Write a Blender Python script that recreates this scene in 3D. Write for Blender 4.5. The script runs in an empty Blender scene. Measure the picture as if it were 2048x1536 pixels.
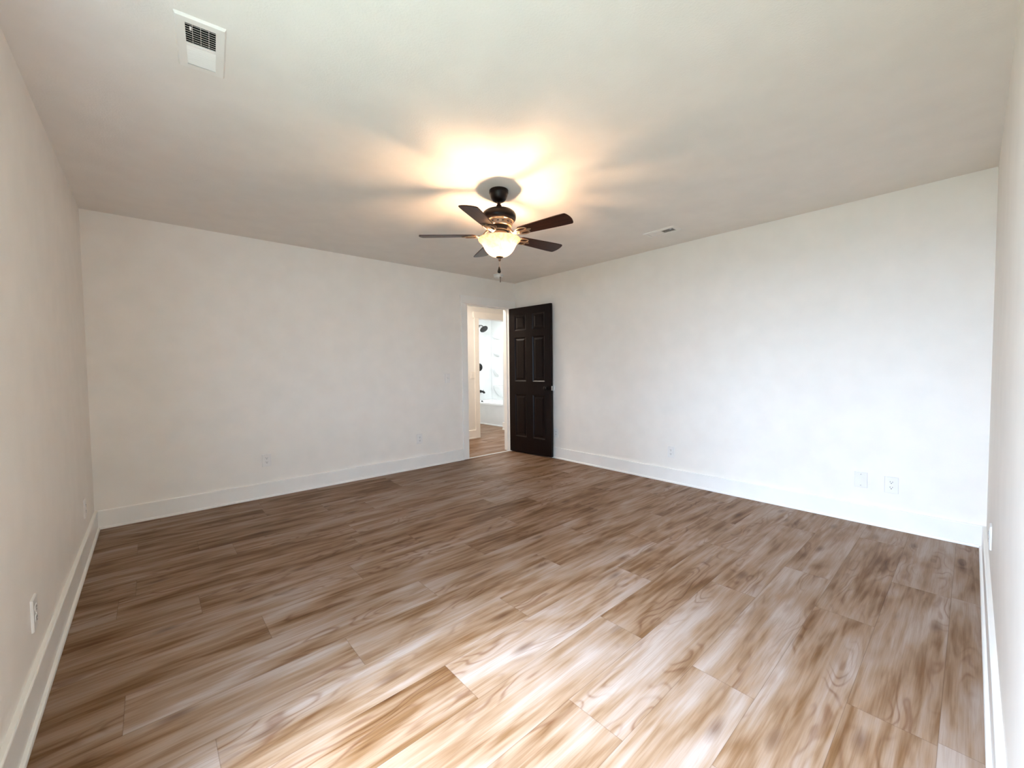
import bpy, bmesh, math, random
from mathutils import Vector, Matrix
random.seed(7)
S = bpy.context.scene
COL = S.collection
PI = math.pi

# ------------------------------------------------------------------ camera
XL, XB, YR, YA, H = -0.353, 4.038, -0.081, 4.467, 2.44
cd = bpy.data.cameras.new('camera')
cam = bpy.data.objects.new('camera', cd)
COL.objects.link(cam)
cd.sensor_width = 36.0
cd.lens = 817.26 / 2048 * 36.0
cd.clip_start = 0.01
r_ = Vector((0.74784541, -0.66377321, -0.01150502))
u_ = Vector((0.03431011, 0.02133716, 0.99918344))
f_ = Vector((0.66298571, 0.74762949, -0.03873103))
M = Matrix.Identity(4)
for i in range(3):
    M[i][0], M[i][1], M[i][2] = r_[i], u_[i], -f_[i]
M.translation = (0, 0, 1.2073)
cam.matrix_world = M
S.camera = cam

# ------------------------------------------------------------------ exposure, world, daylight
S.view_settings.view_transform = 'Standard'
S.view_settings.look = 'None'
S.view_settings.gamma = 1.0
S.view_settings.exposure = 1.0
S.view_settings.use_curve_mapping = False
S.cycles.max_bounces = 14
S.cycles.diffuse_bounces = 8
S.cycles.transmission_bounces = 8
S.cycles.sample_clamp_indirect = 8.0

world = bpy.data.worlds.new('sky')
S.world = world
world.use_nodes = True
bg = world.node_tree.nodes['Background']
bg.inputs[0].default_value = (0.54, 0.74, 1.0, 1)
bg.inputs[1].default_value = 11.0


def light(name, kind, loc, power, color, size=None, size_y=None, aim=None, spread=None):
    l = bpy.data.lights.new(name, kind)
    l.energy = power
    l.color = color
    if kind == 'AREA':
        l.shape = 'RECTANGLE'
        l.size = size
        l.size_y = size_y
        if spread:
            l.spread = spread
    o = bpy.data.objects.new(name, l)
    COL.objects.link(o)
    o.location = loc
    if aim:
        d = Vector(aim) - Vector(loc)
        o.rotation_euler = d.to_track_quat('-Z', 'Y').to_euler()
    return o


# added area lamps standing in for the bright sky outside the window, sky portal in the window, sun on the lawn behind the house
WY0, WY1, WZ0, WZ1 = 0.06, 1.42, 0.42, 2.08
light('daylight_low', 'AREA', (-5.2, 0.68, 3.1), 360, (0.60, 0.77, 1.0), 1.4, 2.6, aim=(XL, 0.72, 1.7))
light('daylight_high', 'AREA', (-5.2, 0.78, 5.9), 900, (0.60, 0.77, 1.0), 1.5, 3.0, aim=(XL, 0.72, 1.5))
light('daylight_zenith', 'AREA', (-2.9, 1.0, 5.0), 1300, (0.58, 0.77, 1.0), 2.0, 1.9, aim=(XL, 0.76, 1.25))
portal = light('window_portal', 'AREA', (XL - 0.20, (WY0 + WY1) / 2, (WZ0 + WZ1) / 2), 1, (1, 1, 1), WY1 - WY0, WZ1 - WZ0,
               aim=(5, (WY0 + WY1) / 2, (WZ0 + WZ1) / 2))
portal.data.cycles.is_portal = True
sun = light('sun', 'SUN', (3, 1, 8), 3.0, (1.0, 0.95, 0.86), aim=(2.0, 1.0, 6.0))
sun.data.angle = 0.01
# lamps of the rooms beyond the door (above the opening, out of view)
light('hallway_lamp', 'AREA', (3.35, 5.15, 2.40), 12, (1.0, 0.90, 0.78), 0.35, 0.35, aim=(3.35, 5.15, 0))
light('bathroom_lamp', 'AREA', (5.05, 6.75, 2.40), 16, (0.93, 0.98, 1.0), 0.6, 0.6, aim=(5.10, 6.80, 0))


# ------------------------------------------------------------------ materials
def mat(name):
    m = bpy.data.materials.new(name)
    m.use_nodes = True
    nt = m.node_tree
    return m, nt, nt.nodes['Principled BSDF']


def N(nt, kind, **kw):
    n = nt.nodes.new(kind)
    for k, v in kw.items():
        setattr(n, k, v)
    return n


def math_node(nt, op, a, b=None, clamp=False):
    n = N(nt, 'ShaderNodeMath', operation=op)
    n.use_clamp = clamp
    for i, v in enumerate((a, b)):
        if v is None:
            continue
        if isinstance(v, (int, float)):
            n.inputs[i].default_value = v
        else:
            nt.links.new(v, n.inputs[i])
    return n.outputs[0]


def ramp(nt, fac, stops):
    n = N(nt, 'ShaderNodeValToRGB')
    el = n.color_ramp.elements
    while len(el) < len(stops):
        el.new(0.5)
    for e, (p, c) in zip(el, stops):
        e.position = p
        e.color = (c[0], c[1], c[2], 1) if not isinstance(c, (int, float)) else (c, c, c, 1)
    nt.links.new(fac, n.inputs[0])
    return n.outputs[0]


def paint(name, col, rough=0.5, spec=0.4, metal=0.0, bump=0.0, bscale=300.0, var=0.02):
    m, nt, b = mat(name)
    tc = N(nt, 'ShaderNodeTexCoord')
    no = N(nt, 'ShaderNodeTexNoise')
    no.inputs['Scale'].default_value = 6.0
    nt.links.new(tc.outputs['Object'], no.inputs['Vector'])
    c0 = [max(0, c * (1 - var)) for c in col]
    c1 = [min(1, c * (1 + var)) for c in col]
    nt.links.new(ramp(nt, no.outputs['Fac'], [(0.3, c0), (0.7, c1)]), b.inputs['Base Color'])
    b.inputs['Roughness'].default_value = rough
    b.inputs['Specular IOR Level'].default_value = spec
    b.inputs['Metallic'].default_value = metal
    if bump:
        n2 = N(nt, 'ShaderNodeTexNoise')
        n2.inputs['Scale'].default_value = bscale
        n2.inputs['Detail'].default_value = 3
        nt.links.new(tc.outputs['Object'], n2.inputs['Vector'])
        bp = N(nt, 'ShaderNodeBump')
        bp.inputs['Strength'].default_value = bump
        bp.inputs['Distance'].default_value = 0.002
        nt.links.new(n2.outputs['Fac'], bp.inputs['Height'])
        nt.links.new(bp.outputs[0], b.inputs['Normal'])
    return m


WALL = paint('wall_paint', (0.90, 0.84, 0.768), 0.55, 0.3, bump=0.25, bscale=180)
CEIL = paint('ceiling_paint', (0.85, 0.80, 0.745), 0.8, 0.2, bump=0.4, bscale=120)
TRIM = paint('trim_paint', (0.91, 0.87, 0.815), 0.32, 0.5)
HALLP = paint('hall_paint', (0.83, 0.81, 0.78), 0.5, 0.3)
BATHW = paint('bath_paint', (0.85, 0.86, 0.85), 0.5, 0.3)
ACRYL = paint('acrylic_white', (0.86, 0.875, 0.875), 0.22, 0.5)
PLATE = paint('plate_plastic', (0.85, 0.81, 0.765), 0.3, 0.5)
SLOT = paint('slot_dark', (0.03, 0.025, 0.02), 0.7)
VENTW = paint('vent_enamel', (0.86, 0.82, 0.77), 0.4, 0.4)
DUCTSHADE = paint('duct_shade_black', (0.012, 0.012, 0.012), 0.9, 0.1)  # near-black colour standing in for the shade inside a vent
BLACK = paint('matte_black_metal', (0.016, 0.015, 0.014), 0.35, 0.5, 0.3)
BRONZE = paint('dark_bronze', (0.010, 0.0055, 0.0042), 0.30, 0.25, 0.2, var=0.15)
ABRASS = paint('antique_bronze', (0.34, 0.21, 0.125), 0.38, 0.5, 0.45, var=0.15)
DKBRONZE = paint('aged_bronze', (0.10, 0.055, 0.030), 0.35, 0.5, 0.5, var=0.2)
CHAIN = paint('chain_metal', (0.55, 0.42, 0.30), 0.35, 0.5, 0.8)
NICKEL = paint('nickel', (0.7, 0.69, 0.67), 0.25, 0.5, 1.0)
WHITEP = paint('white_plastic', (0.82, 0.81, 0.79), 0.4, 0.4)
EXTER = paint('exterior_siding', (0.6, 0.58, 0.55), 0.8)


def door_paint():
    m, nt, b = mat('espresso_door_paint')
    tc = N(nt, 'ShaderNodeTexCoord')
    mp = N(nt, 'ShaderNodeMapping')
    mp.inputs['Scale'].default_value = (60, 60, 3)
    nt.links.new(tc.outputs['Object'], mp.inputs[0])
    no = N(nt, 'ShaderNodeTexNoise')
    no.inputs['Scale'].default_value = 2.0
    no.inputs['Detail'].default_value = 4
    nt.links.new(mp.outputs[0], no.inputs['Vector'])
    nt.links.new(ramp(nt, no.outputs['Fac'], [(0.3, (0.006, 0.0028, 0.0022)), (0.7, (0.012, 0.0058, 0.0045))]), b.inputs['Base Color'])
    b.inputs['Roughness'].default_value = 0.30
    b.inputs['Specular IOR Level'].default_value = 0.14
    bp = N(nt, 'ShaderNodeBump')
    bp.inputs['Strength'].default_value = 0.15
    bp.inputs['Distance'].default_value = 0.001
    nt.links.new(no.outputs['Fac'], bp.inputs['Height'])
    nt.links.new(bp.outputs[0], b.inputs['Normal'])
    return m


DOORM = door_paint()


def blade_wood():
    m, nt, b = mat('walnut_blade')
    uv = N(nt, 'ShaderNodeTexCoord')
    mp = N(nt, 'ShaderNodeMapping')
    mp.inputs['Scale'].default_value = (3, 55, 3)
    nt.links.new(uv.outputs['Object'], mp.inputs[0])
    no = N(nt, 'ShaderNodeTexNoise')
    no.inputs['Scale'].default_value = 1.5
    no.inputs['Detail'].default_value = 6
    no.inputs['Distortion'].default_value = 0.6
    nt.links.new(mp.outputs[0], no.inputs['Vector'])
    nt.links.new(ramp(nt, no.outputs['Fac'], [(0.3, (0.022, 0.0065, 0.0035)), (0.7, (0.062, 0.020, 0.010))]), b.inputs['Base Color'])
    b.inputs['Roughness'].default_value = 0.34
    b.inputs['Specular IOR Level'].default_value = 0.2
    return m


BLADE = blade_wood()


def alabaster():
    m, nt, b = mat('alabaster_glass')
    out = nt.nodes['Material Output']
    tc = N(nt, 'ShaderNodeTexCoord')
    no = N(nt, 'ShaderNodeTexNoise')
    no.inputs['Scale'].default_value = 9.0
    no.inputs['Detail'].default_value = 5
    no.inputs['Distortion'].default_value = 2.2
    nt.links.new(tc.outputs['Object'], no.inputs['Vector'])
    c = ramp(nt, no.outputs['Fac'], [(0.42, (0.97, 0.94, 0.88)), (0.50, (0.88, 0.79, 0.64)), (0.56, (0.98, 0.95, 0.89))])
    tr = N(nt, 'ShaderNodeBsdfTranslucent')
    nt.links.new(c, tr.inputs[0])
    nt.links.new(c, b.inputs['Base Color'])
    b.inputs['Roughness'].default_value = 0.15
    mx = N(nt, 'ShaderNodeMixShader')
    mx.inputs[0].default_value = 0.90
    nt.links.new(b.outputs[0], mx.inputs[1])
    nt.links.new(tr.outputs[0], mx.inputs[2])
    nt.links.new(mx.outputs[0], out.inputs['Surface'])
    return m


GLASSBOWL = alabaster()


def bulb_mat(power):
    m, nt, b = mat('lit_bulb')
    b.inputs['Base Color'].default_value = (0.9, 0.85, 0.75, 1)
    b.inputs['Emission Color'].default_value = (1.0, 0.63, 0.37, 1)
    b.inputs['Emission Strength'].default_value = power
    return m


def window_glass():
    m, nt, b = mat('window_glass')
    out = nt.nodes['Material Output']
    t = N(nt, 'ShaderNodeBsdfTransparent')
    g = N(nt, 'ShaderNodeBsdfGlossy')
    g.inputs['Roughness'].default_value = 0.02
    mx = N(nt, 'ShaderNodeMixShader')
    mx.inputs[0].default_value = 0.04
    nt.links.new(t.outputs[0], mx.inputs[1])
    nt.links.new(g.outputs[0], mx.inputs[2])
    nt.links.new(mx.outputs[0], out.inputs['Surface'])
    return m


def grass():
    m, nt, b = mat('lawn')
    tc = N(nt, 'ShaderNodeTexCoord')
    no = N(nt, 'ShaderNodeTexNoise')
    no.inputs['Scale'].default_value = 4
    nt.links.new(tc.outputs['Object'], no.inputs['Vector'])
    nt.links.new(ramp(nt, no.outputs['Fac'], [(0.3, (0.13, 0.15, 0.085)), (0.7, (0.22, 0.24, 0.14))]), b.inputs['Base Color'])
    b.inputs['Roughness'].default_value = 0.9
    return m


PW, PL = 0.2255, 1.216      # plank width and length


def floor_wood():
    m, nt, b = mat('oak_vinyl_planks')
    L = nt.links.new
    uv = N(nt, 'ShaderNodeUVMap')
    uv.uv_map = 'plank_uv'
    sep = N(nt, 'ShaderNodeSeparateXYZ')
    L(uv.outputs[0], sep.inputs[0])
    at = N(nt, 'ShaderNodeAttribute')
    at.attribute_name = 'plank_seed'
    seed = at.outputs['Fac']
    u, v = sep.outputs[0], sep.outputs[1]

    def coords(su, sv, off):
        c = N(nt, 'ShaderNodeCombineXYZ')
        L(math_node(nt, 'ADD', math_node(nt, 'MULTIPLY', u, su), math_node(nt, 'MULTIPLY', seed, 61.0 + off)), c.inputs[0])
        L(math_node(nt, 'ADD', math_node(nt, 'MULTIPLY', v, sv), math_node(nt, 'MULTIPLY', seed, 23.0 + off)), c.inputs[1])
        L(math_node(nt, 'MULTIPLY', seed, 7.0), c.inputs[2])
        return c.outputs[0]

    def noise(vec, det=3, dist=0.0, rough=0.55):
        n = N(nt, 'ShaderNodeTexNoise')
        n.inputs['Scale'].default_value = 1.0
        n.inputs['Detail'].default_value = det
        n.inputs['Distortion'].default_value = dist
        n.inputs['Roughness'].default_value = rough
        L(vec, n.inputs['Vector'])
        return n.outputs['Fac']

    # broad streaks along the plank
    broad = noise(coords(1.9, 9.0, 0.0), 2, 0.4)
    streak = noise(coords(2.6, 38.0, 3.0), 3, 0.5)
    fine = noise(coords(5.0, 260.0, 5.0), 3, 0.0, 0.7)
    # cathedral rings: bands of v bent by a slow noise of u
    warp = noise(coords(1.7, 6.5, 9.0), 2, 0.0)
    ph = math_node(nt, 'ADD', math_node(nt, 'MULTIPLY', v, 60.0), math_node(nt, 'MULTIPLY', warp, 75.0))
    rings = math_node(nt, 'POWER', math_node(nt, 'ADD', math_node(nt, 'MULTIPLY', math_node(nt, 'SINE', ph), 0.5), 0.5), 4.0)
    ringmask = ramp(nt, noise(coords(1.0, 9.0, 13.0), 1), [(0.50, 0.0), (0.66, 1.0)])
    rings = math_node(nt, 'MULTIPLY', rings, ringmask)
    # knots
    vo = N(nt, 'ShaderNodeTexVoronoi')
    vo.inputs['Scale'].default_value = 1.0
    L(coords(2.4, 7.5, 17.0), vo.inputs['Vector'])
    knot = ramp(nt, vo.outputs['Distance'], [(0.03, 1.0), (0.20, 0.0)])
    # colours
    tone = math_node(nt, 'ADD', math_node(nt, 'MULTIPLY', broad, 0.62), math_node(nt, 'MULTIPLY', streak, 0.38))
    tone = math_node(nt, 'ADD', tone, math_node(nt, 'MULTIPLY', math_node(nt, 'SUBTRACT', math_node(nt, 'FRACT', math_node(nt, 'MULTIPLY', seed, 91.7)), 0.5), 0.10))
    base = ramp(nt, tone, [(0.25, (0.075, 0.028, 0.008)), (0.37, (0.155, 0.076, 0.032)), (0.48, (0.248, 0.150, 0.090)), (0.66, (0.345, 0.258, 0.207))])

    def mul(colr, fac, dark):
        mx = N(nt, 'ShaderNodeMix', data_type='RGBA', blend_type='MULTIPLY')
        L(fac, mx.inputs[0])
        L(colr, mx.inputs[6])
        mx.inputs[7].default_value = (*dark, 1)
        return mx.outputs[2]

    c = mul(base, math_node(nt, 'MULTIPLY', rings, 0.75), (0.60, 0.46, 0.38))
    c = mul(c, math_node(nt, 'MULTIPLY', ramp(nt, fine, [(0.45, 0.0), (0.72, 1.0)]), 0.5), (0.70, 0.62, 0.55))
    c = mul(c, math_node(nt, 'MULTIPLY', knot, 0.75), (0.42, 0.32, 0.26))
    # seams
    ev = math_node(nt, 'MINIMUM', v, math_node(nt, 'SUBTRACT', PW, v))
    eu = math_node(nt, 'MINIMUM', u, math_node(nt, 'SUBTRACT', PL, u))
    seam = math_node(nt, 'LESS_THAN', math_node(nt, 'MINIMUM', ev, eu), 0.0011)
    c = mul(c, math_node(nt, 'MULTIPLY', seam, 0.45), (0.35, 0.28, 0.22))
    L(c, b.inputs['Base Color'])
    b.inputs['Roughness'].default_value = 0.46
    b.inputs['Specular IOR Level'].default_value = 0.1
    bp = N(nt, 'ShaderNodeBump')
    bp.inputs['Strength'].default_value = 0.12
    bp.inputs['Distance'].default_value = 0.001
    L(math_node(nt, 'SUBTRACT', fine, math_node(nt, 'MULTIPLY', seam, 2.0)), bp.inputs['Height'])
    L(bp.outputs[0], b.inputs['Normal'])
    return m


FLOORM = floor_wood()


# ------------------------------------------------------------------ mesh helpers
def box(bm, x0, x1, y0, y1, z0, z1, bev=0.0):
    v = [bm.verts.new(p) for p in ((x0, y0, z0), (x1, y0, z0), (x1, y1, z0), (x0, y1, z0),
                                   (x0, y0, z1), (x1, y0, z1), (x1, y1, z1), (x0, y1, z1))]
    fs = [bm.faces.new([v[i] for i in q]) for q in ((3, 2, 1, 0), (4, 5, 6, 7), (0, 1, 5, 4), (1, 2, 6, 5), (2, 3, 7, 6), (3, 0, 4, 7))]
    if bev:
        es = list({e for f in fs for e in f.edges})
        bmesh.ops.bevel(bm, geom=es, offset=bev, segments=2, affect='EDGES', profile=0.5)


def lathe(bm, prof, seg=48, c=(0, 0, 0), cap0=False, cap1=False, scallop=None):
    rings = []
    for (r, z) in prof:
        if r < 1e-6:
            rings.append([bm.verts.new((c[0], c[1], c[2] + z))])
        else:
            rings.append([bm.verts.new((c[0] + r * math.cos(2 * PI * k / seg), c[1] + r * math.sin(2 * PI * k / seg), c[2] + z)) for k in range(seg)])
    for a, b in zip(rings, rings[1:]):
        for k in range(seg):
            k2 = (k + 1) % seg
            if len(a) == 1 and len(b) > 1:
                bm.faces.new((a[0], b[k], b[k2]))
            elif len(b) == 1 and len(a) > 1:
                bm.faces.new((a[k], b[0], a[k2]))
            elif len(a) > 1:
                bm.faces.new((a[k], b[k], b[k2], a[k2]))
    if cap0 and len(rings[0]) > 1:
        bm.faces.new(rings[0])
    if cap1 and len(rings[-1]) > 1:
        bm.faces.new(rings[-1])


def tube(bm, pts, rads, seg=12):
    pts = [Vector(p) for p in pts]
    if isinstance(rads, (int, float)):
        rads = [rads] * len(pts)
    rings = []
    up = Vector((0, 0, 1))
    for i, p in enumerate(pts):
        d = (pts[min(i + 1, len(pts) - 1)] - pts[max(i - 1, 0)]).normalized()
        a = d.cross(up)
        if a.length < 1e-3:
            a = d.cross(Vector((1, 0, 0)))
        a.normalize()
        b = a.cross(d)
        rings.append([bm.verts.new(p + (a * math.cos(2 * PI * k / seg) + b * math.sin(2 * PI * k / seg)) * rads[i]) for k in range(seg)])
    for a, b in zip(rings, rings[1:]):
        for k in range(seg):
            bm.faces.new((a[k], a[(k + 1) % seg], b[(k + 1) % seg], b[k]))
    bm.faces.new(rings[0])
    bm.faces.new(rings[-1])


def prism(bm, pts, z0, z1, bev=0.0):
    """outline in x, y extruded along z"""
    a = [bm.verts.new((x, y, z0)) for x, y in pts]
    b = [bm.verts.new((x, y, z1)) for x, y in pts]
    n = len(pts)
    fs = [bm.faces.new(a[::-1]), bm.faces.new(b)]
    for i in range(n):
        fs.append(bm.faces.new((a[i], a[(i + 1) % n], b[(i + 1) % n], b[i])))
    if bev:
        es = list(set(fs[0].edges) | set(fs[1].edges))
        bmesh.ops.bevel(bm, geom=es, offset=bev, segments=2, affect='EDGES', profile=0.5)


def obj(name, bm, m, parent=None, smooth=False, loc=None, rot=None, auto=None):
    bmesh.ops.recalc_face_normals(bm, faces=bm.faces)
    me = bpy.data.meshes.new(name)
    bm.to_mesh(me)
    bm.free()
    me.materials.append(m)
    if smooth:
        for p in me.polygons:
            p.use_smooth = True
        if auto:
            me.set_sharp_from_angle(angle=auto)
    o = bpy.data.objects.new(name, me)
    COL.objects.link(o)
    if parent:
        o.parent = parent
    if loc:
        o.location = loc
    if rot:
        o.rotation_euler = rot
    return o


def BM():
    return bmesh.new()


def boxes(name, m, lst, parent=None, bev=0.0, **kw):
    bm = BM()
    for b in lst:
        box(bm, *b, bev=bev)
    return obj(name, bm, m, parent, **kw)


def struct(o, label=None, cat=None):
    o['kind'] = 'structure'
    if label:
        o['label'] = label
    if cat:
        o['category'] = cat
    return o


def thing(name, label, cat, loc=(0, 0, 0), rotz=0.0, group=None, rot=None):
    o = bpy.data.objects.new(name, None)
    o.empty_display_size = 0.05
    COL.objects.link(o)
    o.location = loc
    o.rotation_euler = rot if rot else (0, 0, rotz)
    o['label'] = label
    o['category'] = cat
    if group:
        o['group'] = group
    return o


def dup(root, loc, rotz, label, group=None):
    r = root.copy()
    COL.objects.link(r)
    r.location = loc
    r.rotation_euler = (0, 0, rotz)
    r['label'] = label
    if group:
        r['group'] = group
    for ch in list(root.children):
        c = ch.copy()
        COL.objects.link(c)
        c.parent = r
        for g in list(ch.children):
            d = g.copy()
            COL.objects.link(d)
            d.parent = c
    return r


# ------------------------------------------------------------------ floor: planks laid along x
def build_floor():
    bm = BM()
    uvl = bm.loops.layers.uv.new('plank_uv')
    sl = bm.faces.layers.float.new('plank_seed')
    known = {0: 1.82, 2: 1.597, 3: 1.102, 4: 1.597, 5: 0.86, 6: 1.338, 7: 0.62, 8: 1.108, 9: 1.59, 10: 0.884, 11: 1.374, 13: 1.12, 14: 0.395}
    rnd = random.Random(11)
    X0, X1, Y0, Y1 = -0.45, 6.35, -0.2, 7.85
    row0 = int(math.floor((Y0 - 0.048) / PW))
    row = row0
    while 0.048 + row * PW < Y1:
        ya, yb = 0.048 + row * PW, 0.048 + (row + 1) * PW
        j = known.get(row, rnd.uniform(0, PL))
        k = math.floor((X0 - j) / PL)
        while j + k * PL < X1:
            xa, xb = j + k * PL, j + (k + 1) * PL
            ca, cb = max(xa, X0), min(xb, X1)
            da, db = max(ya, Y0), min(yb, Y1)
            s = rnd.random()
            if cb > ca and db > da:
                vs = [bm.verts.new((x, y, 0)) for x, y in ((ca, da), (cb, da), (cb, db), (ca, db))]
                f = bm.faces.new(vs)
                f[sl] = s
                for lp in f.loops:
                    lp[uvl].uv = (lp.vert.co.x - xa, lp.vert.co.y - ya)
            k += 1
        row += 1
    me = bpy.data.meshes.new('floor')
    bm.to_mesh(me)
    bm.free()
    me.materials.append(FLOORM)
    o = bpy.data.objects.new('floor', me)
    COL.objects.link(o)
    struct(o, 'light oak plank floor running through the room and doorway', 'floor')


build_floor()

# ------------------------------------------------------------------ room shell
T = 0.123                    # wall thickness
DX0, DX1, DZ = 3.17, 3.913, 2.065      # door opening
OUT = -0.15                  # outer face of the wall with the window
struct(boxes('wall_left', WALL, [(XL + OUT, XL, YR - 0.12, WY0, 0, H), (XL + OUT, XL, WY1, YA + T, 0, H),
                                 (XL + OUT, XL, WY0, WY1, 0, WZ0), (XL + OUT, XL, WY0, WY1, WZ1, H)]))
struct(boxes('wall_back_left', WALL, [(XL, DX0 - 0.02, YA, YA + T, 0, H), (DX1 + 0.02, XB + 0.12, YA, YA + T, 0, H),
                                      (DX0 - 0.02, DX1 + 0.02, YA, YA + T, DZ + 0.02, H)]))
struct(boxes('wall_back_right', WALL, [(XB, XB + 0.12, YR - 0.12, YA, 0, H)]))
struct(boxes('wall_right', WALL, [(XL, XB, YR - 0.12, YR, 0, H)]))
struct(boxes('ceiling', CEIL, [(XL + OUT, XB + 0.12, YR - 0.12, YA + T, H, H + 0.12)]))


def baseboard(name, along, a0, a1, face, sgn):
    """board 143 mm high with a small shoe moulding; along = 'x' or 'y'"""
    def pr(bm, prof):
        ends = []
        for a in (a0, a1):
            ends.append([bm.verts.new((a, face + sgn * d, z) if along == 'x' else (face + sgn * d, a, z)) for d, z in prof])
        n = len(prof)
        for i in range(n):
            bm.faces.new((ends[0][i], ends[0][(i + 1) % n], ends[1][(i + 1) % n], ends[1][i]))
        bm.faces.new(ends[0])
        bm.faces.new(ends[1])
    bm = BM()
    pr(bm, [(0, 0), (0.018, 0), (0.018, 0.1385), (0.0165, 0.142), (0.013, 0.1435), (0, 0.1435)])
    o = struct(obj(name, bm, TRIM))
    bm = BM()
    pr(bm, [(0.018, 0), (0.030, 0), (0.030, 0.008), (0.028, 0.0135), (0.024, 0.017), (0.018, 0.0185)])
    obj('shoe_moulding', bm, TRIM, o)
    return o


baseboard('baseboard_left', 'y', YR, YA, XL, 1)
baseboard('baseboard_back_left', 'x', XL + 0.018, 3.078, YA, -1)
baseboard('baseboard_back_right', 'y', YR, YA, XB, -1)
baseboard('baseboard_right', 'x', XL + 0.018, XB - 0.018, YR, 1)

# window beside the camera (lights the room)
win = bpy.data.objects.new('window_1', None)
COL.objects.link(win)
win.location = (XL, WY0, WZ0)
struct(win)
ww, wh = WY1 - WY0, WZ1 - WZ0
fr = []
fr += [(-0.13, -0.02, 0, 0.03, 0, wh), (-0.13, -0.02, ww - 0.03, ww, 0, wh), (-0.13, -0.02, 0.03, ww - 0.03, 0, 0.03), (-0.13, -0.02, 0.03, ww - 0.03, wh - 0.03, wh)]
boxes('frame', TRIM, fr, win)
for k, (z0, z1, x0) in enumerate(((0.03, wh / 2 + 0.02, -0.075), (wh / 2 - 0.02, wh - 0.03, -0.11))):
    sa = boxes('sash', TRIM, [(x0, x0 + 0.03, 0.03, 0.07, z0, z1), (x0, x0 + 0.03, ww - 0.07, ww - 0.03, z0, z1),
                              (x0, x0 + 0.03, 0.07, ww - 0.07, z0, z0 + 0.04), (x0, x0 + 0.03, 0.07, ww - 0.07, z1 - 0.04, z1)], win)
    boxes('pane', window_glass(), [(x0 + 0.013, x0 + 0.017, 0.07, ww - 0.07, z0 + 0.04, z1 - 0.04)], sa)
boxes('casing', TRIM, [(0, 0.018, -0.09, 0, -0.02, wh), (0, 0.018, ww, ww + 0.09, -0.02, wh), (0, 0.02, -0.105, ww + 0.105, wh, wh + 0.11)], win)
boxes('sill', TRIM, [(-0.02, 0.04, -0.10, ww + 0.10, -0.025, 0.0)], win)
struct(boxes('lawn', grass(), [(-16, XL + OUT - 0.02, -9, 12, -0.55, -0.5)]), 'green lawn outside the window', 'lawn')

# ------------------------------------------------------------------ door way: casing, jamb, threshold, door
struct(boxes('trim_1', TRIM, [(3.083, DX0, YA - 0.018, YA, 0, DZ + 0.002), (DX1, 4.012, YA - 0.018, YA, 0, DZ + 0.002),
                              (3.066, 4.022, YA - 0.022, YA, DZ + 0.002, DZ + 0.108)], bev=0.0015))
jm = []
J0, J1 = YA - 0.001, YA + T + 0.001
jm += [(DX0 - 0.018, DX0, J0, J1, 0, DZ), (DX1, DX1 + 0.018, J0, J1, 0, DZ), (DX0 - 0.018, DX1 + 0.018, J0, J1, DZ, DZ + 0.018)]
jm += [(DX0, DX0 + 0.011, YA + 0.045, YA + 0.08, 0, DZ), (DX1 - 0.011, DX1, YA + 0.045, YA + 0.08, 0, DZ), (DX0 + 0.011, DX1 - 0.011, YA + 0.045, YA + 0.08, DZ - 0.011, DZ)]
struct(boxes('trim_2', TRIM, jm))
struct(boxes('trim_3', WHITEP, [(DX0, DX1, YA - 0.012, YA + 0.018, 0, 0.006)], bev=0.002))


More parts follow.
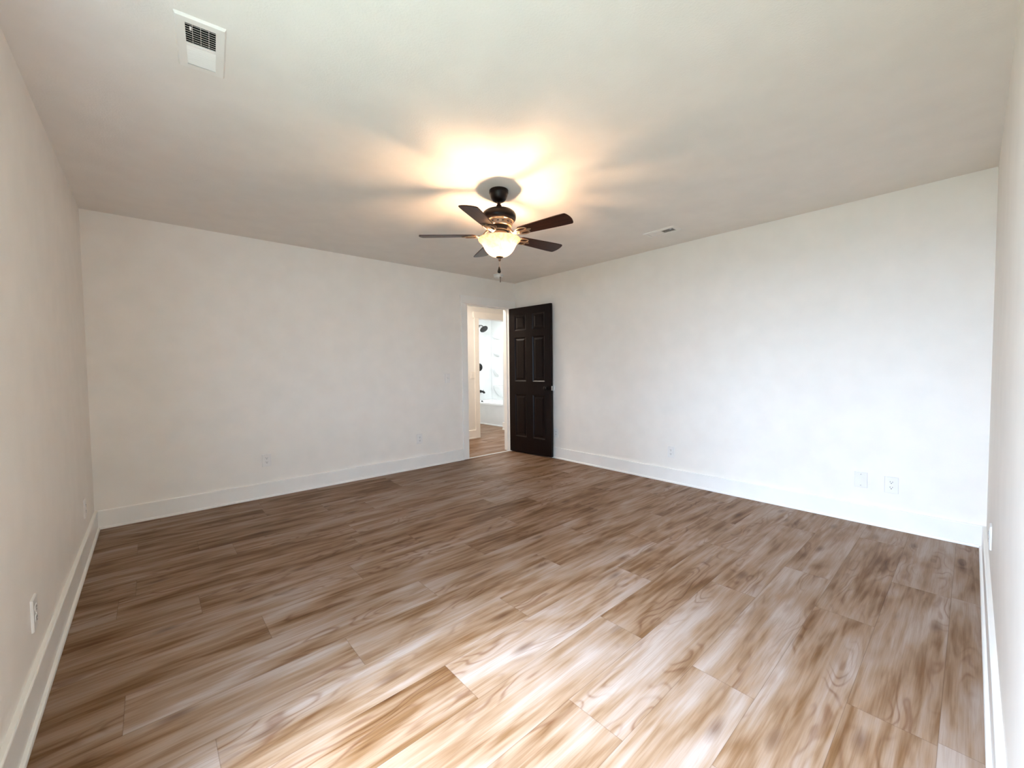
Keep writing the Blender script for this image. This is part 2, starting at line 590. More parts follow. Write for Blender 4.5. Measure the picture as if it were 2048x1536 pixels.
def build_door():
    w, th, z0, z1 = 0.760, 0.035, 0.014, 2.056
    ang = 0.088
    d = thing('door_1', 'open dark espresso six panel door standing in front of the back right wall', 'door', (3.901, 4.452, 0), ang)
    d['kind'] = 'structure'
    # local frame: door runs along -y from the hinge, its visible face looks to -x (x=0), back at x=th
    us = [(0.108, 0.320), (0.440, 0.652)]
    zs = [(0.235, 0.835), (1.020, 1.640), (1.735, 1.955)]
    bm = BM()
    cuts_u = [0, us[0][0], us[0][1], us[1][0], us[1][1], w]
    cuts_z = [z0, zs[0][0], zs[0][1], zs[1][0], zs[1][1], zs[2][0], zs[2][1], z1]
    holes = {(iu, iz) for iu in (1, 3) for iz in (1, 3, 5)}
    gd = {}

    def V(x, u, z):
        key = (round(x, 5), round(u, 5), round(z, 5))
        if key not in gd:
            gd[key] = bm.verts.new((x, -u, z))
        return gd[key]
    for side, x in ((0, 0.0), (1, th)):
        s = 1 if side == 0 else -1
        for iu in range(5):
            for iz in range(7):
                a, b, c, e = cuts_u[iu], cuts_u[iu + 1], cuts_z[iz], cuts_z[iz + 1]
                if (iu, iz) not in holes:
                    bm.faces.new((V(x, a, c), V(x, b, c), V(x, b, e), V(x, a, e)))
                else:                                  # moulded recess around each panel
                    steps = [(0, 0), (0.006, 0.004), (0.016, 0.010), (0.020, 0.0105)]
                    for (i0, d0), (i1, d1) in zip(steps, steps[1:]):
                        p = [V(x + s * d0, a + i0, c + i0), V(x + s * d0, b - i0, c + i0), V(x + s * d0, b - i0, e - i0), V(x + s * d0, a + i0, e - i0)]
                        q = [V(x + s * d1, a + i1, c + i1), V(x + s * d1, b - i1, c + i1), V(x + s * d1, b - i1, e - i1), V(x + s * d1, a + i1, e - i1)]
                        for k in range(4):
                            bm.faces.new((p[k], p[(k + 1) % 4], q[(k + 1) % 4], q[k]))
    for a, b in zip(cuts_u, cuts_u[1:]):
        for z in (z0, z1):
            bm.faces.new((V(0, a, z), V(0, b, z), V(th, b, z), V(th, a, z)))
    for c, e in zip(cuts_z, cuts_z[1:]):
        for u in (0, w):
            bm.faces.new((V(0, u, c), V(0, u, e), V(th, u, e), V(th, u, c)))
    obj('leaf', bm, DOORM, d)
    for (a, b) in us:
        for (c, e) in zs:
            bm = BM()
            prof = [(0.0195, 0.0105), (0.024, 0.0105), (0.046, 0.0035), (0.049, 0.003)]
            for side in (0, 1):
                prev = None
                for i, dd in prof:
                    x = dd if side == 0 else th - dd
                    ring = [bm.verts.new((x, -(a + i), c + i)), bm.verts.new((x, -(b - i), c + i)), bm.verts.new((x, -(b - i), e - i)), bm.verts.new((x, -(a + i), e - i))]
                    if prev:
                        for k in range(4):
                            bm.faces.new((prev[k], prev[(k + 1) % 4], ring[(k + 1) % 4], ring[k]))
                    prev = ring
                bm.faces.new(prev)
            obj('raised_panel', bm, DOORM, d)
    # knob on the face and its twin on the back
    for sgn, x, kz in ((-1, 0.0, 1.0), (1, th, 0.55)):
        bm = BM()
        prof = [(0, 0), (0.032, 0), (0.033, 0.004), (0.030, 0.008), (0.014, 0.011), (0.012, 0.020 * kz + 0.008), (0.020, 0.030 * kz + 0.006),
                (0.028, 0.042 * kz + 0.004), (0.0275, 0.052 * kz), (0.020, 0.060 * kz), (0.008, 0.063 * kz), (0, 0.063 * kz)]
        lathe(bm, prof, 32)
        k = obj('knob', bm, BRONZE, d, smooth=True, auto=0.7)
        k.location = (x, -(w - 0.066), 0.935)
        k.rotation_euler = (0, sgn * PI / 2, 0)
    boxes('latch', NICKEL, [(th / 2 - 0.012, th / 2 + 0.012, -w - 0.0015, -w + 0.001, 0.905, 0.965)], d)
    for z in (0.22, 1.03, 1.84):
        bm = BM()
        lathe(bm, [(0, -0.045), (0.007, -0.045), (0.007, 0.045), (0, 0.045)], 16, (th + 0.002, 0.004, z))
        box(bm, 0.004, th, 0.0, 0.0015, z - 0.045, z + 0.045)
        obj('hinge', bm, BRONZE, d)
    return d


build_door()

# round wall bumper behind the knob
bm = BM()
lathe(bm, [(0, 0), (0.052, 0), (0.053, 0.004), (0.047, 0.010), (0.030, 0.011), (0.022, 0.006), (0, 0.005)], 40)
wb = obj('door_bumper', bm, WHITEP, smooth=True, auto=0.7, loc=(XB, 3.748, 0.936), rot=(0, -PI / 2, 0))
wb['label'] = 'round white door bumper on the wall at knob height behind the dark door'
wb['category'] = 'door bumper'

# ------------------------------------------------------------------ wall plates (local frame: plate in y-z, facing +x)
def plate_bm(w, h):
    bm = BM()
    t = 0.0075
    prev = None
    for i, x in ((0, 0), (0.0005, 0.004), (0.003, t)):
        ring = [bm.verts.new((x, sy * (w / 2 - i), sz * (h / 2 - i))) for sy, sz in ((-1, -1), (1, -1), (1, 1), (-1, 1))]
        if prev:
            for k in range(4):
                bm.faces.new((prev[k], prev[(k + 1) % 4], ring[(k + 1) % 4], ring[k]))
        prev = ring
    bm.faces.new(prev)
    return bm


def screw(z, parent):
    bm = BM()
    lathe(bm, [(0, 0.0005), (0.0032, 0.0005), (0.0028, 0.0016), (0, 0.0018)], 14)
    o = obj('screw', bm, NICKEL if False else PLATE, parent, smooth=True, auto=0.6, loc=(0.0073, 0, z), rot=(0, PI / 2, 0))
    return o


def make_outlet(label, loc, rotz):
    t = thing('wall_outlet', label, 'wall outlet', loc, rotz, 'duplex wall outlets')
    obj('cover_plate', plate_bm(0.077, 0.120), PLATE, t)
    for s in (-1, 1):
        zc = s * 0.0195
        bm = BM()
        pts = []
        for k in range(28):
            a = 2 * PI * k / 28
            pts.append((0.0168 * math.cos(a), max(-0.0135, min(0.0135, 0.0168 * math.sin(a)))))
        fa = [bm.verts.new((0.007, y, zc + z)) for y, z in pts]
        fb = [bm.verts.new((0.0092, y * 0.97, zc + z * 0.97)) for y, z in pts]
        for i in range(28):
            j = (i + 1) % 28
            bm.faces.new((fa[i], fa[j], fb[j], fb[i]))
        bm.faces.new(fb)
        rc = obj('receptacle', bm, PLATE, t)
        bm = BM()
        box(bm, 0.0088, 0.0097, -0.0079, -0.0052, zc + 0.0005, zc + 0.0085)
        box(bm, 0.0088, 0.0097, 0.0052, 0.0079, zc + 0.0005, zc + 0.0075)
        pts = [(0.0031 * math.cos(2 * PI * k / 12), 0.0031 * math.sin(2 * PI * k / 12)) for k in range(12)]
        a = [bm.verts.new((0.0088, y, zc - 0.0062 + z)) for y, z in pts]
        b = [bm.verts.new((0.0097, y, zc - 0.0062 + z)) for y, z in pts]
        for i in range(12):
            bm.faces.new((a[i], a[(i + 1) % 12], b[(i + 1) % 12], b[i]))
        bm.faces.new(b)
        obj('slots', bm, SLOT, rc)
    screw(0, t)
    return t


out0 = make_outlet('white duplex outlet above the baseboard on the left part of the back left wall', (0.812, YA, 0.355), -PI / 2)
G = 'duplex wall outlets'
dup(out0, (2.441, YA, 0.357), -PI / 2, 'white duplex outlet low on the wall just left of the doorway', G)
dup(out0, (XB, 0.377, 0.320), PI, 'white duplex outlet beside the blank plate on the bright right-hand wall', G)
dup(out0, (XB, 2.066, 0.316), PI, 'white duplex outlet on the back right wall between dark door and blank plate', G)
dup(out0, (XB, 3.672, 0.337), PI, 'white duplex outlet partly hidden behind the free edge of the dark door', G)
dup(out0, (XL, 2.292, 0.320), 0, 'white duplex outlet on the left wall nearest the camera', G)
dup(out0, (XL, 3.880, 0.312), 0, 'white duplex outlet at the far end of left wall by the corner', G)
dup(out0, (3.150, YR, 0.330), PI / 2, 'white outlet seen edge-on on the right wall near the bright corner', G)

bp_ = thing('blank_plate', 'blank white cover plate left of the outlet on the bright right-hand wall', 'wall plate', (XB, 0.549, 0.327), PI)
obj('cover_plate', plate_bm(0.078, 0.118), PLATE, bp_)
for z in (0.042, -0.042):
    bm = BM()
    lathe(bm, [(0, 0.0005), (0.0032, 0.0005), (0.0028, 0.0016), (0, 0.0018)], 14)
    obj('screw', bm, NICKEL, bp_, smooth=True, auto=0.6, loc=(0.0073, 0, z), rot=(0, PI / 2, 0))


def make_switch(label, loc, rotz):
    t = thing('light_switch', label, 'light switch', loc, rotz, 'toggle light switches')
    obj('cover_plate', plate_bm(0.075, 0.118), PLATE, t)
    bm = BM()
    box(bm, 0.006, 0.0075, -0.005, 0.005, -0.012, 0.012)
    bm2 = bm
    v = [bm2.verts.new(p) for p in ((0.006, -0.0042, -0.006), (0.006, 0.0042, -0.006), (0.006, 0.0042, 0.006), (0.006, -0.0042, 0.006),
                                    (0.019, -0.0035, 0.007), (0.019, 0.0035, 0.007), (0.017, 0.0035, 0.013), (0.017, -0.0035, 0.013))]
    for q in ((4, 5, 6, 7), (0, 1, 5, 4), (1, 2, 6, 5), (2, 3, 7, 6), (3, 0, 4, 7)):
        bm2.faces.new([v[i] for i in q])
    obj('toggle', bm, PLATE, t)
    for z in (0.03, -0.03):
        screw(z, t)
    return t


sw0 = make_switch('white toggle switch on the back left wall just left of the doorway casing', (2.857, YA, 1.085), -PI / 2)
dup(sw0, (4.166, 5.72, 1.097), -PI / 2, 'white switch plate on the hallway wall seen through the doorway', 'toggle light switches')


# ------------------------------------------------------------------ ceiling registers and smoke detector
def make_register(label, loc):
    t = thing('ceiling_vent', label, 'ceiling vent', loc, 0, 'ceiling air registers')
    W, D, gw, gd = 0.150, 0.300, 0.089, 0.240       # x, y
    bm = BM()
    def rect(hx, hy, z):
        return [bm.verts.new((sx * hx, sy * hy, z)) for sx, sy in ((-1, -1), (1, -1), (1, 1), (-1, 1))]
    rings = [rect(W / 2, D / 2, 0), rect(W / 2 - 0.001, D / 2 - 0.001, -0.004), rect(W / 2 - 0.005, D / 2 - 0.005, -0.009), rect(gw / 2, gd / 2, -0.010), rect(gw / 2, gd / 2, -0.0005)]
    for a, b in zip(rings, rings[1:]):
        for k in range(4):
            bm.faces.new((a[k], a[(k + 1) % 4], b[(k + 1) % 4], b[k]))
    obj('frame', bm, VENTW, t)
    boxes('duct_shade', DUCTSHADE, [(-gw / 2, gw / 2, -gd / 2, gd / 2, -0.0012, -0.0004)], t)  # flat dark sheet as painted shade of the duct; ceiling has no hole
    boxes('divider', VENTW, [(-gw / 2, gw / 2, -0.006, 0.002, -0.0105, -0.0012)], t)
    # near bank: vertical-ish slats that let you see the dark sheet; far bank: slats leaning the other way
    for k in range(9):
        y = -gd / 2 + 0.004 + k * 0.0124
        bm = BM()
        dz, dy = 0.0086, 0.0128
        a = [bm.verts.new(p) for p in ((-gw / 2, y, -0.0100), (gw / 2, y, -0.0100), (gw / 2, y + 0.0022, -0.0100), (-gw / 2, y + 0.0022, -0.0100))]
        b = [bm.verts.new((v.co.x, v.co.y + dy, -0.0100 + dz)) for v in a]
        for i in range(4):
            bm.faces.new((a[i], a[(i + 1) % 4], b[(i + 1) % 4], b[i]))
        bm.faces.new(a)
        bm.faces.new(b)
        obj('slat', bm, VENTW, t)
    for k in range(9):
        y = 0.014 + k * 0.0122
        bm = BM()
        a = [bm.verts.new(p) for p in ((-gw / 2, y, -0.0100), (gw / 2, y, -0.0100), (gw / 2, y + 0.0013, -0.0100), (-gw / 2, y + 0.0013, -0.0100))]
        b = [bm.verts.new((v.co.x, v.co.y - 0.0125, -0.0100 + 0.0085)) for v in a]
        for i in range(4):
            bm.faces.new((a[i], a[(i + 1) % 4], b[(i + 1) % 4], b[i]))
        bm.faces.new(a)
        bm.faces.new(b)
        obj('slat', bm, VENTW, t)
    boxes('cross_bar', VENTW, [(x - 0.0006, x + 0.0006, -gd / 2, -0.006, -0.0040, -0.0028) for x in (-0.024, 0.0, 0.024)], t)
    boxes('damper_lever', WHITEP, [(-0.032, -0.026, -gd / 2 + 0.012, -gd / 2 + 0.030, -0.0135, -0.0095)], t, bev=0.001)
    return t


v0 = make_register('large white ceiling vent with dark open louvers near the left wall', (0.190, 1.970, H))
v0.rotation_euler = (0, 0, math.radians(-5.4))
dup(v0, (3.548, 1.913, H), 0, 'white ceiling vent to the right of the fan, beyond it near the back right wall', 'ceiling air registers')

sd = thing('smoke_detector', 'round white smoke detector on the ceiling below and behind the fan chain', 'smoke detector', (3.493, 4.185, H))
bm = BM()
lathe(bm, [(0, 0), (0.066, 0), (0.067, -0.006), (0.064, -0.010), (0.058, -0.011), (0.058, -0.015)], 40)
obj('base', bm, WHITEP, sd, smooth=True, auto=0.6)
bm = BM()
lathe(bm, [(0.060, -0.0145), (0.061, -0.026), (0.056, -0.036), (0.040, -0.041), (0.036, -0.0405), (0.034, -0.046), (0.020, -0.049), (0, -0.0495)], 40)
obj('cover', bm, WHITEP, sd, smooth=True, auto=0.6)

# ------------------------------------------------------------------ ceiling fan with lit bowl
def build_fan():
    cx, cy = 1.855, 2.207
    t = thing('ceiling_fan', 'dark bronze five blade ceiling fan with lit alabaster glass bowl', 'ceiling fan', (cx, cy, 0.02))

    def L(name, prof, m, seg=48, parent=t, **kw):
        bm = BM()
        lathe(bm, prof, seg, **kw)
        return obj(name, bm, m, parent, smooth=True, auto=0.55)
    L('canopy', [(0.0, 2.4195), (0.064, 2.4195), (0.0665, 2.416), (0.0665, 2.398), (0.0625, 2.393), (0.060, 2.381), (0.053, 2.361), (0.042, 2.348), (0.030, 2.341), (0.020, 2.339), (0.0, 2.339)], BRONZE)
    L('downrod', [(0, 2.35), (0.0125, 2.35), (0.0125, 2.29), (0, 2.29)], BRONZE, 24)
    L('coupling', [(0, 2.318), (0.016, 2.318), (0.019, 2.312), (0.026, 2.300), (0.032, 2.288), (0.034, 2.280), (0, 2.280)], BRONZE, 32)
    L('motor_housing', [(0, 2.2835), (0.040, 2.2835), (0.070, 2.281), (0.096, 2.274), (0.111, 2.263), (0.1165, 2.250), (0.1175, 2.232), (0.115, 2.218), (0.107, 2.208), (0.104, 2.206), (0, 2.206)], BRONZE, 64)
    ring = L('vent_ring', [(0, 2.2075), (0.100, 2.2075), (0.1015, 2.203), (0.096, 2.200), (0.094, 2.196), (0.088, 2.176), (0.086, 2.170), (0.075, 2.166), (0, 2.166)], ABRASS, 64)
    bm = BM()
    for k in range(16):
        a = 2 * PI * k / 16
        M_ = Matrix.Rotation(a, 4, 'Z') @ Matrix.Translation((0.0915, 0, 2.187)) @ Matrix.Rotation(-0.29, 4, 'Y')
        b2 = BM()
        box(b2, -0.001, 0.0012, -0.0075, 0.0075, -0.0055, 0.0055)
        b2.transform(M_)
        me = bpy.data.meshes.new('tmp')
        b2.to_mesh(me)
        b2.free()
        bm.from_mesh(me)
        bpy.data.meshes.remove(me)
    obj('vent_slots', bm, SLOT, ring)
    L('flywheel', [(0, 2.167), (0.070, 2.167), (0.073, 2.162), (0.073, 2.140), (0.066, 2.134), (0, 2.134)], BRONZE, 48)
    L('switch_housing', [(0, 2.135), (0.052, 2.135), (0.056, 2.128), (0.056, 2.105), (0.060, 2.099), (0.062, 2.092), (0.050, 2.088), (0.022, 2.084), (0.010, 2.080), (0, 2.080)], ABRASS, 48)
    L('stem', [(0, 2.085), (0.0065, 2.085), (0.0065, 1.955), (0, 1.955)], ABRASS, 16)
    # blades and irons
    z0, R, pitch = 2.110, 0.552, math.radians(10.7)
    for k in range(5):
        a = math.radians(66.7) + k * 2 * PI / 5
        rot = Matrix.Rotation(a, 4, 'Z') @ Matrix.Translation((0, 0, z0)) @ Matrix.Rotation(-pitch, 4, 'X')
        # outline: rounded root, slightly flared body, softly arched tip with round corners
        pts = []
        def hw(x):
            s = (x - 0.165) / (R - 0.165)
            return 0.044 + 0.017 * min(1, s * 1.25)
        for i in range(9):
            q = PI / 2 + PI * i / 8
            pts.append((0.185 + 0.022 * math.cos(q), 0.044 * math.sin(q)))
        for x in (0.24, 0.30, 0.36, 0.42, 0.48):
            pts.append((x, -hw(x)))
        for i in range(6):
            q = -PI / 2 + (PI / 2) * i / 5
            pts.append((R - 0.018 + 0.013 * math.cos(q), -(hw(R) - 0.013) + 0.013 * math.sin(q)))
        for i in range(1, 6):
            yy = -(hw(R) - 0.013) + (2 * (hw(R) - 0.013)) * i / 6
            pts.append((R - 0.005 + 0.010 * (1 - (yy / 0.05) ** 2), yy))
        for i in range(6):
            q = (PI / 2) * i / 5
            pts.append((R - 0.018 + 0.013 * math.cos(q), (hw(R) - 0.013) + 0.013 * math.sin(q)))
        for x in (0.48, 0.42, 0.36, 0.30, 0.24):
            pts.append((x, hw(x)))
        bm = BM()
        prism(bm, pts, -0.003, 0.003, 0.0008)
        bl = obj('blade', bm, BLADE, t)
        bl.matrix_local = rot
        # blade iron: curved arm from the flywheel, plate with two loops under the blade root
        bm = BM()
        for s in (-1, 1):
            loop = []
            n = 22
            for i in range(n + 1):
                q = 2 * PI * i / n
                loop.append((0.196 + 0.040 * math.cos(q), s * 0.023 + 0.0165 * math.sin(q) * (1.0 + 0.15 * math.cos(q)), -0.0075))
            tube(bm, loop, 0.0046, 8)
        prism(bm, [(0.128, -0.012), (0.150, -0.020), (0.168, -0.012), (0.250, -0.006), (0.262, 0.0), (0.250, 0.006), (0.168, 0.012), (0.150, 0.020), (0.128, 0.012)], -0.0115, -0.0035, 0.0012)
        bm.transform(Matrix.Translation((0, 0, z0)) @ Matrix.Rotation(-pitch, 4, 'X'))
        arm = [(0.060, 0, 2.150), (0.082, 0, 2.144), (0.100, 0, 2.128), (0.114, 0, 2.110), (0.130, 0, 2.1015), (0.150, 0, 2.1015)]
        tube(bm, arm, [0.010, 0.0085, 0.0075, 0.0075, 0.0085, 0.009], 10)
        bm.transform(Matrix.Rotation(a, 4, 'Z'))
        iron = obj('blade_iron', bm, ABRASS, t, smooth=True, auto=0.8)
        for (x, y) in ((0.176, 0.0), (0.235, 0.0)):
            bm = BM()
            lathe(bm, [(0.0045, -0.011), (0.0045, -0.0128), (0.002, -0.0138), (0, -0.0138)], 10, (x, y, 0))
            bm.transform(Matrix.Rotation(a, 4, 'Z') @ Matrix.Translation((0, 0, z0)) @ Matrix.Rotation(-pitch, 4, 'X'))
            obj('screw', bm, ABRASS, iron)
    # glass bowl
    outer = [(0.010, 1.9615), (0.033, 1.9635), (0.055, 1.971), (0.074, 1.983), (0.090, 1.999), (0.102, 2.016), (0.111, 2.034), (0.121, 2.051), (0.134, 2.064), (0.1445, 2.073), (0.147, 2.080), (0.1445, 2.086)]
    inner = [(0.140, 2.0855), (0.141, 2.079), (0.130, 2.069), (0.117, 2.056), (0.107, 2.038), (0.098, 2.019), (0.086, 2.002), (0.071, 1.987), (0.053, 1.9755), (0.032, 1.9680), (0.010, 1.966)]
    bm = BM()
    lathe(bm, outer + inner + [outer[0]], 72)
    bowl = obj('glass_bowl', bm, GLASSBOWL, t, smooth=True)
    bowl['label'] = 'lit alabaster glass bowl'
    # bulbs, in line with the picture's left-right
    E_ = bulb_mat(880)
    for s in (-1, 1):
        bx, by = s * 0.062 * 0.748, -s * 0.062 * 0.664
        bm = BM()
        lathe(bm, [(0, 1.994), (0.010, 1.9955), (0.017, 2.001), (0.0200, 2.009), (0.0190, 2.018), (0.014, 2.032), (0.011, 2.050), (0.011, 2.058), (0, 2.058)], 24)
        b = obj('bulb', bm, E_, t, smooth=True, loc=(bx, by, 0))
        bm = BM()
        lathe(bm, [(0, 2.0575), (0.012, 2.0575), (0.013, 2.064), (0.013, 2.084), (0, 2.084)], 20)
        obj('socket', bm, ABRASS, t, smooth=True, auto=0.6, loc=(bx, by, 0))
    boxes('socket_arm', ABRASS, [(-0.075, 0.075, -0.006, 0.006, 2.083, 2.089)], t, loc=(0, 0, 0), rot=(0, 0, math.atan2(-0.664, 0.748)))
    L('finial', [(0, 1.9655), (0.024, 1.9655), (0.0255, 1.960), (0.021, 1.956), (0.010, 1.952), (0.008, 1.944), (0.0095, 1.940), (0.006, 1.934), (0, 1.933)], DKBRONZE, 32)
    # two pull chains: one ends in a dark teardrop, the longer one in a slim metal pull
    def chain(x, y, za, zb, name):
        bm = BM()
        n = int((za - zb) / 0.0042)
        for i in range(n):
            z = za - i * 0.0042
            lathe(bm, [(0, 0.0017), (0.0013, 0.0011), (0.0017, 0), (0.0013, -0.0011), (0, -0.0017)], 8, (x, y, z))
        tube(bm, [(x, y, za), (x, y, zb)], 0.0008, 6)
        return obj(name, bm, CHAIN, t, smooth=True)
    e1 = (-0.004 * 0.748, 0.004 * 0.664)
    e2 = (0.003 * 0.748, -0.003 * 0.664)
    c1 = chain(e1[0], e1[1], 1.936, 1.890, 'pull_chain')
    bm = BM()
    lathe(bm, [(0, 1.896), (0.003, 1.896), (0.004, 1.890), (0.0085, 1.876), (0.0120, 1.864), (0.0115, 1.857), (0.006, 1.851), (0, 1.850)], 24, (e1[0], e1[1], 0))
    obj('teardrop_pull', bm, BRONZE, c1, smooth=True)
    c2 = chain(e2[0], e2[1], 1.936, 1.822, 'pull_chain')
    bm = BM()
    lathe(bm, [(0, 1.826), (0.0035, 1.826), (0.0045, 1.818), (0.003, 1.814), (0.0032, 1.796), (0.0028, 1.788), (0, 1.787)], 16, (e2[0], e2[1], 0))
    obj('slim_pull', bm, DKBRONZE, c2, smooth=True)
    return t


build_fan()

# ------------------------------------------------------------------ hallway and bathroom beyond the doorway
HY = 5.72                     # hall wall with the bathroom door
BX0, BX1, BZ = 4.305, 5.06, 2.075
PY, PX = 7.655, 6.14          # plumbing wall, long wall of the tub alcove
struct(boxes('wall_hall_back', HALLP, [(2.2, BX0 - 0.018, HY, HY + T, 0, H), (BX1 + 0.018, 6.3, HY, HY + T, 0, H), (BX0 - 0.018, BX1 + 0.018, HY, HY + T, BZ + 0.018, H)]))
struct(boxes('wall_hall_left', HALLP, [(2.1, 2.2, YA + T, HY + T, 0, H)]))
struct(boxes('wall_hall_right', HALLP, [(5.75, 5.85, YA + T, HY, 0, H)]))
struct(boxes('wall_hall_front', HALLP, [(XB + 0.12, 5.85, YA, YA + T, 0, H)]))
struct(boxes('ceiling_hall', HALLP, [(2.1, 6.3, YA + T, HY + T, H, H + 0.1)]))
struct(boxes('trim_4', TRIM, [(4.212, BX0, HY - 0.018, HY, 0, BZ + 0.002), (BX1, 5.152, HY - 0.018, HY, 0, BZ + 0.002),
                              (4.190, 5.174, HY - 0.022, HY, BZ + 0.002, BZ + 0.112)], bev=0.0015))
struct(boxes('trim_5', TRIM, [(BX0 - 0.018, BX0, HY - 0.001, HY + T + 0.001, 0, BZ), (BX1, BX1 + 0.018, HY - 0.001, HY + T + 0.001, 0, BZ),
                              (BX0 - 0.018, BX1 + 0.018, HY - 0.001, HY + T + 0.001, BZ, BZ + 0.018)]))
baseboard('baseboard_hall', 'x', 2.2, 4.212, HY, -1)
struct(boxes('wall_bath_back', BATHW, [(3.2, 6.3, PY, PY + 0.12, 0, H)]))
struct(boxes('wall_bath_right', BATHW, [(PX, 6.3, 6.13, PY, 0, H)]))
struct(boxes('wall_bath_wing', BATHW, [(5.19, 6.3, HY + T, 6.125, 0, H)]))
struct(boxes('wall_bath_left', BATHW, [(3.1, 3.2, HY + T, PY, 0, H)]))
struct(boxes('ceiling_bath', BATHW, [(3.1, 6.3, HY + T, PY + 0.12, H, H + 0.1)]))
baseboard('baseboard_bath', 'y', HY + T, 6.125, 5.19, -1)

# bathtub
TX0, TX1, TY0, TY1, TZ = 5.385, 6.138, 6.128, 7.652, 0.475
tub = thing('bathtub', 'white alcove bathtub seen through both doorways', 'bathtub', ((TX0 + TX1) / 2, (TY0 + TY1) / 2, 0))
ox, oy = (TX0 + TX1) / 2, (TY0 + TY1) / 2
hx, hy = (TX1 - TX0) / 2, (TY1 - TY0) / 2


def rrect(bm, ax, ay, r, z, n=6, dx=0.0):
    vs = []
    for (sx, sy, q0) in ((1, 1, 0), (-1, 1, PI / 2), (-1, -1, PI), (1, -1, 3 * PI / 2)):
        for i in range(n + 1):
            q = q0 + (PI / 2) * i / n
            vs.append(bm.verts.new((dx + sx * (ax - r) + r * math.cos(q), sy * (ay - r) + r * math.sin(q), z)))
    return vs


bm = BM()
rings = [rrect(bm, hx, hy, 0.004, TZ - 0.045), rrect(bm, hx, hy, 0.006, TZ - 0.012), rrect(bm, hx - 0.004, hy - 0.004, 0.01, TZ - 0.002), rrect(bm, hx - 0.012, hy - 0.012, 0.02, TZ),
         rrect(bm, hx - 0.075, hy - 0.085, 0.12, TZ), rrect(bm, hx - 0.085, hy - 0.095, 0.12, TZ - 0.01), rrect(bm, hx - 0.10, hy - 0.125, 0.12, TZ - 0.15),
         rrect(bm, hx - 0.125, hy - 0.18, 0.13, TZ - 0.34), rrect(bm, hx - 0.17, hy - 0.24, 0.12, TZ - 0.38)]
for a, b in zip(rings, rings[1:]):
    n = len(a)
    for k in range(n):
        bm.faces.new((a[k], a[(k + 1) % n], b[(k + 1) % n], b[k]))
bm.faces.new(rings[-1])
obj('basin', bm, ACRYL, tub, smooth=True, auto=0.6)
boxes('apron', ACRYL, [(-hx + 0.006, -hx + 0.022, -hy, hy, 0, TZ - 0.04)], tub)
boxes('base_strip', ACRYL, [(-hx - 0.004, -hx + 0.008, -hy, hy, 0, 0.022)], tub, bev=0.003)
bm = BM()
lathe(bm, [(0, 0), (0.034, 0), (0.034, 0.004), (0.030, 0.008), (0, 0.010)], 28)
obj('overflow_cover', bm, BLACK, tub, smooth=True, auto=0.6, loc=(0.0, hy - 0.098, TZ - 0.045), rot=(PI / 2 - 0.12, 0, 0))

# moulded surround with corner shelf column
sue = thing('tub_wall_panel', 'flat white tub wall panel behind the black valve and spout', 'tub surround', (PX, PY, TZ))
sur = thing('shelf_panel', 'glossy white moulded tub wall panel with stepped corner shelves above the bathtub', 'tub surround', (PX, PY, TZ))
ST = 1.98 - TZ
boxes('end_panel', ACRYL, [(TX0 - PX, -0.012, -0.012, -0.001, 0.002, ST)], sue, bev=0.003)
boxes('long_panel', ACRYL, [(-0.012, -0.001, 6.13 - PY, -0.014, 0.002, ST)], sur, bev=0.003)
bm = BM()                     # arched lip along the top of the end panel
pts = [(-0.70, -0.012)]
tube(bm, [(x, -0.016, ST - 0.03 + 0.05 * ((x + 0.42) / 0.36) ** 2 * 0.6) for x in [(-0.62 + 0.05 * i) for i in range(10)]], 0.012, 8)
obj('top_lip', bm, ACRYL, sue, smooth=True)
boxes('upper_rail', ACRYL, [(-0.030, -0.010, -1.30, -0.10, ST - 0.030, ST - 0.014)], sur, bev=0.004)
# raised column beside the shelves with a slanted edge
bm = BM()
poly = [(-0.47, ST - 0.05), (-0.385, ST - 0.09), (-0.335, 0.72), (-0.30, 0.36), (-0.47, 0.33), (-0.56, 0.33), (-0.56, ST - 0.05)]
a = [bm.verts.new((-0.012, y, z)) for y, z in poly]
b = [bm.verts.new((-0.045, y, z)) for y, z in poly]
for i in range(len(poly)):
    j = (i + 1) % len(poly)
    bm.faces.new((a[i], a[j], b[j], b[i]))
bm.faces.new(b)
obj('column', bm, ACRYL, sur)


def shelf(y0, y1, ztop, zbot, deep, name='shelf'):
    """scooped shelf: flat top, underside curving back to the wall"""
    bm = BM()
    n = 14
    rows = []
    for i in range(7):
        q = i / 6.0                                      # 0 top, 1 bottom
        z = ztop + (zbot - ztop) * q
        s = math.cos(q * PI / 2) ** 0.8 if q < 1 else 0.02
        yl = y1 - (y1 - y0) * (1 - 0.62 * (1 - s))       # the bottom draws in towards the column side
        ya_, yb_ = y0 + 0.0 * q, y0 + (y1 - y0) * (0.35 + 0.65 * s)
        row = []
        for k in range(n + 1):
            w = k / n
            y = ya_ + (yb_ - ya_) * w
            d = 0.012 + deep * s * (1 - abs(2 * w - 1) ** 4 * 0.75)
            row.append(bm.verts.new((-d, y, z)))
        rows.append(row)
    for a, b in zip(rows, rows[1:]):
        for k in range(n):
            bm.faces.new((a[k], a[k + 1], b[k + 1], b[k]))
    back = [bm.verts.new((-0.011, y0, ztop)), bm.verts.new((-0.011, y1, ztop))]
    bm.faces.new([back[0]] + rows[0] + [back[1]])
    # thin bright lip
    return obj(name, bm, ACRYL, sur, smooth=True, auto=0.7)


shelf(-0.425, -0.10, 1.955 - TZ, 1.875 - TZ, 0.085)
shelf(-0.405, -0.11, 1.595 - TZ, 1.475 - TZ, 0.095)
shelf(-0.335, -0.10, 1.195 - TZ, 1.010 - TZ, 0.10)
shelf(-0.480, -0.115, 0.800 - TZ, 0.530 - TZ, 0.10)

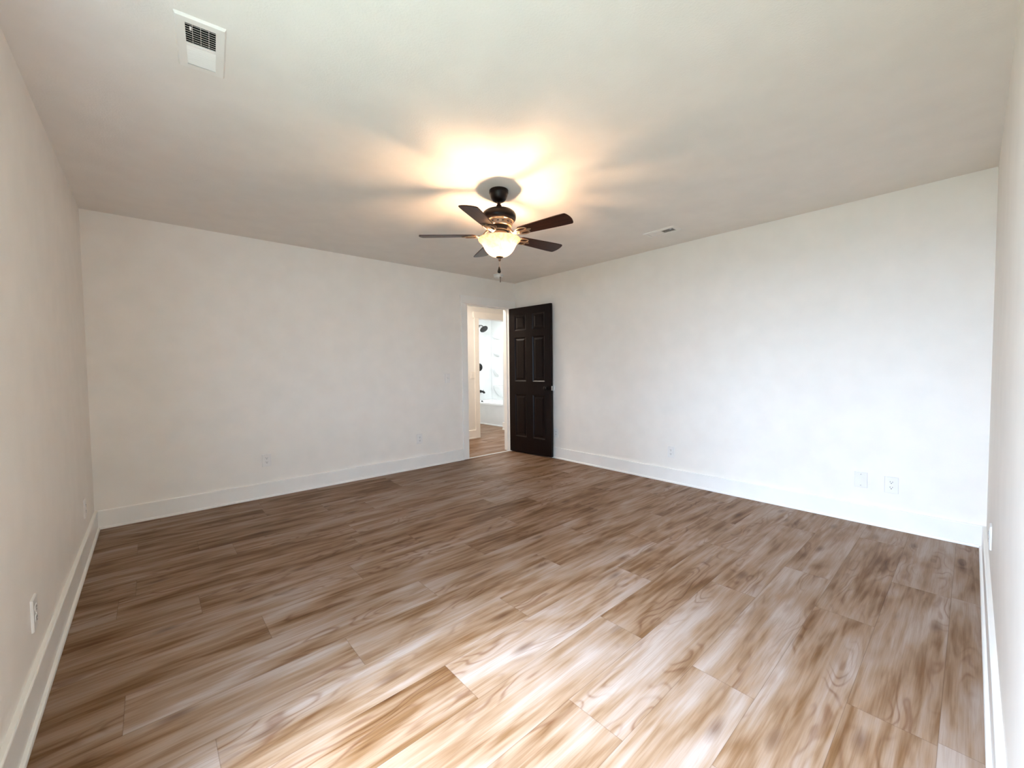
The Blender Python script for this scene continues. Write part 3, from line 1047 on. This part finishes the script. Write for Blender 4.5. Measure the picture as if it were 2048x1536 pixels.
# shower fittings
sh = thing('wall_shower', 'round matte black shower head high on the bathroom wall', 'shower', (5.76, PY, 2.195))
bm = BM()
lathe(bm, [(0, 0), (0.034, 0), (0.034, 0.006), (0.026, 0.012), (0.012, 0.014), (0, 0.014)], 32)
obj('flange', bm, BLACK, sh, smooth=True, auto=0.6, rot=(PI / 2, 0, 0))
bm = BM()
tube(bm, [(0, 0, 0), (0, -0.05, 0.006), (0, -0.11, 0.006), (0, -0.16, -0.010), (0, -0.195, -0.040), (0, -0.205, -0.060)], 0.0095, 14)
obj('arm', bm, BLACK, sh, smooth=True, auto=0.7)
bm = BM()
lathe(bm, [(0, 0.028), (0.014, 0.028), (0.020, 0.016), (0.060, 0.008), (0.094, 0.004), (0.097, 0.0), (0.095, -0.006), (0.090, -0.008), (0, -0.008)], 48)
obj('spray_plate', bm, BLACK, sh, smooth=True, auto=0.5, loc=(0, -0.212, -0.088), rot=(-0.75, 0, 0))

va = thing('shower_valve', 'round matte black valve plate on the bathroom wall above the spout', 'shower valve', (5.765, PY - 0.012, 1.237))
bm = BM()
lathe(bm, [(0, 0), (0.090, 0), (0.091, 0.004), (0.086, 0.009), (0.030, 0.012), (0.028, 0.040), (0, 0.040)], 48)
obj('escutcheon', bm, BLACK, va, smooth=True, auto=0.6, rot=(PI / 2, 0, 0))
bm = BM()
tube(bm, [(0, -0.040, 0), (0, -0.058, 0)], [0.022, 0.020], 20)
tube(bm, [(-0.005, -0.050, 0), (-0.075, -0.056, -0.012)], [0.009, 0.006], 12)
obj('lever', bm, BLACK, va, smooth=True, auto=0.7)

sp = thing('tub_spout', 'matte black tub spout on the wall above the bathtub rim', 'tub spout', (5.79, PY - 0.012, 0.672))
bm = BM()
tube(bm, [(0, 0, 0), (0, -0.012, 0), (0, -0.014, 0), (0, -0.07, -0.002), (0, -0.115, -0.008), (0, -0.138, -0.024), (0, -0.144, -0.040)], [0.034, 0.034, 0.028, 0.025, 0.025, 0.025, 0.022], 20)
obj('body', bm, BLACK, sp, smooth=True, auto=0.7)
bm = BM()
tube(bm, [(0, -0.115, 0.014), (0, -0.115, 0.034), (0, -0.115, 0.040)], [0.005, 0.005, 0.008], 12)
obj('diverter', bm, BLACK, sp, smooth=True, auto=0.7)
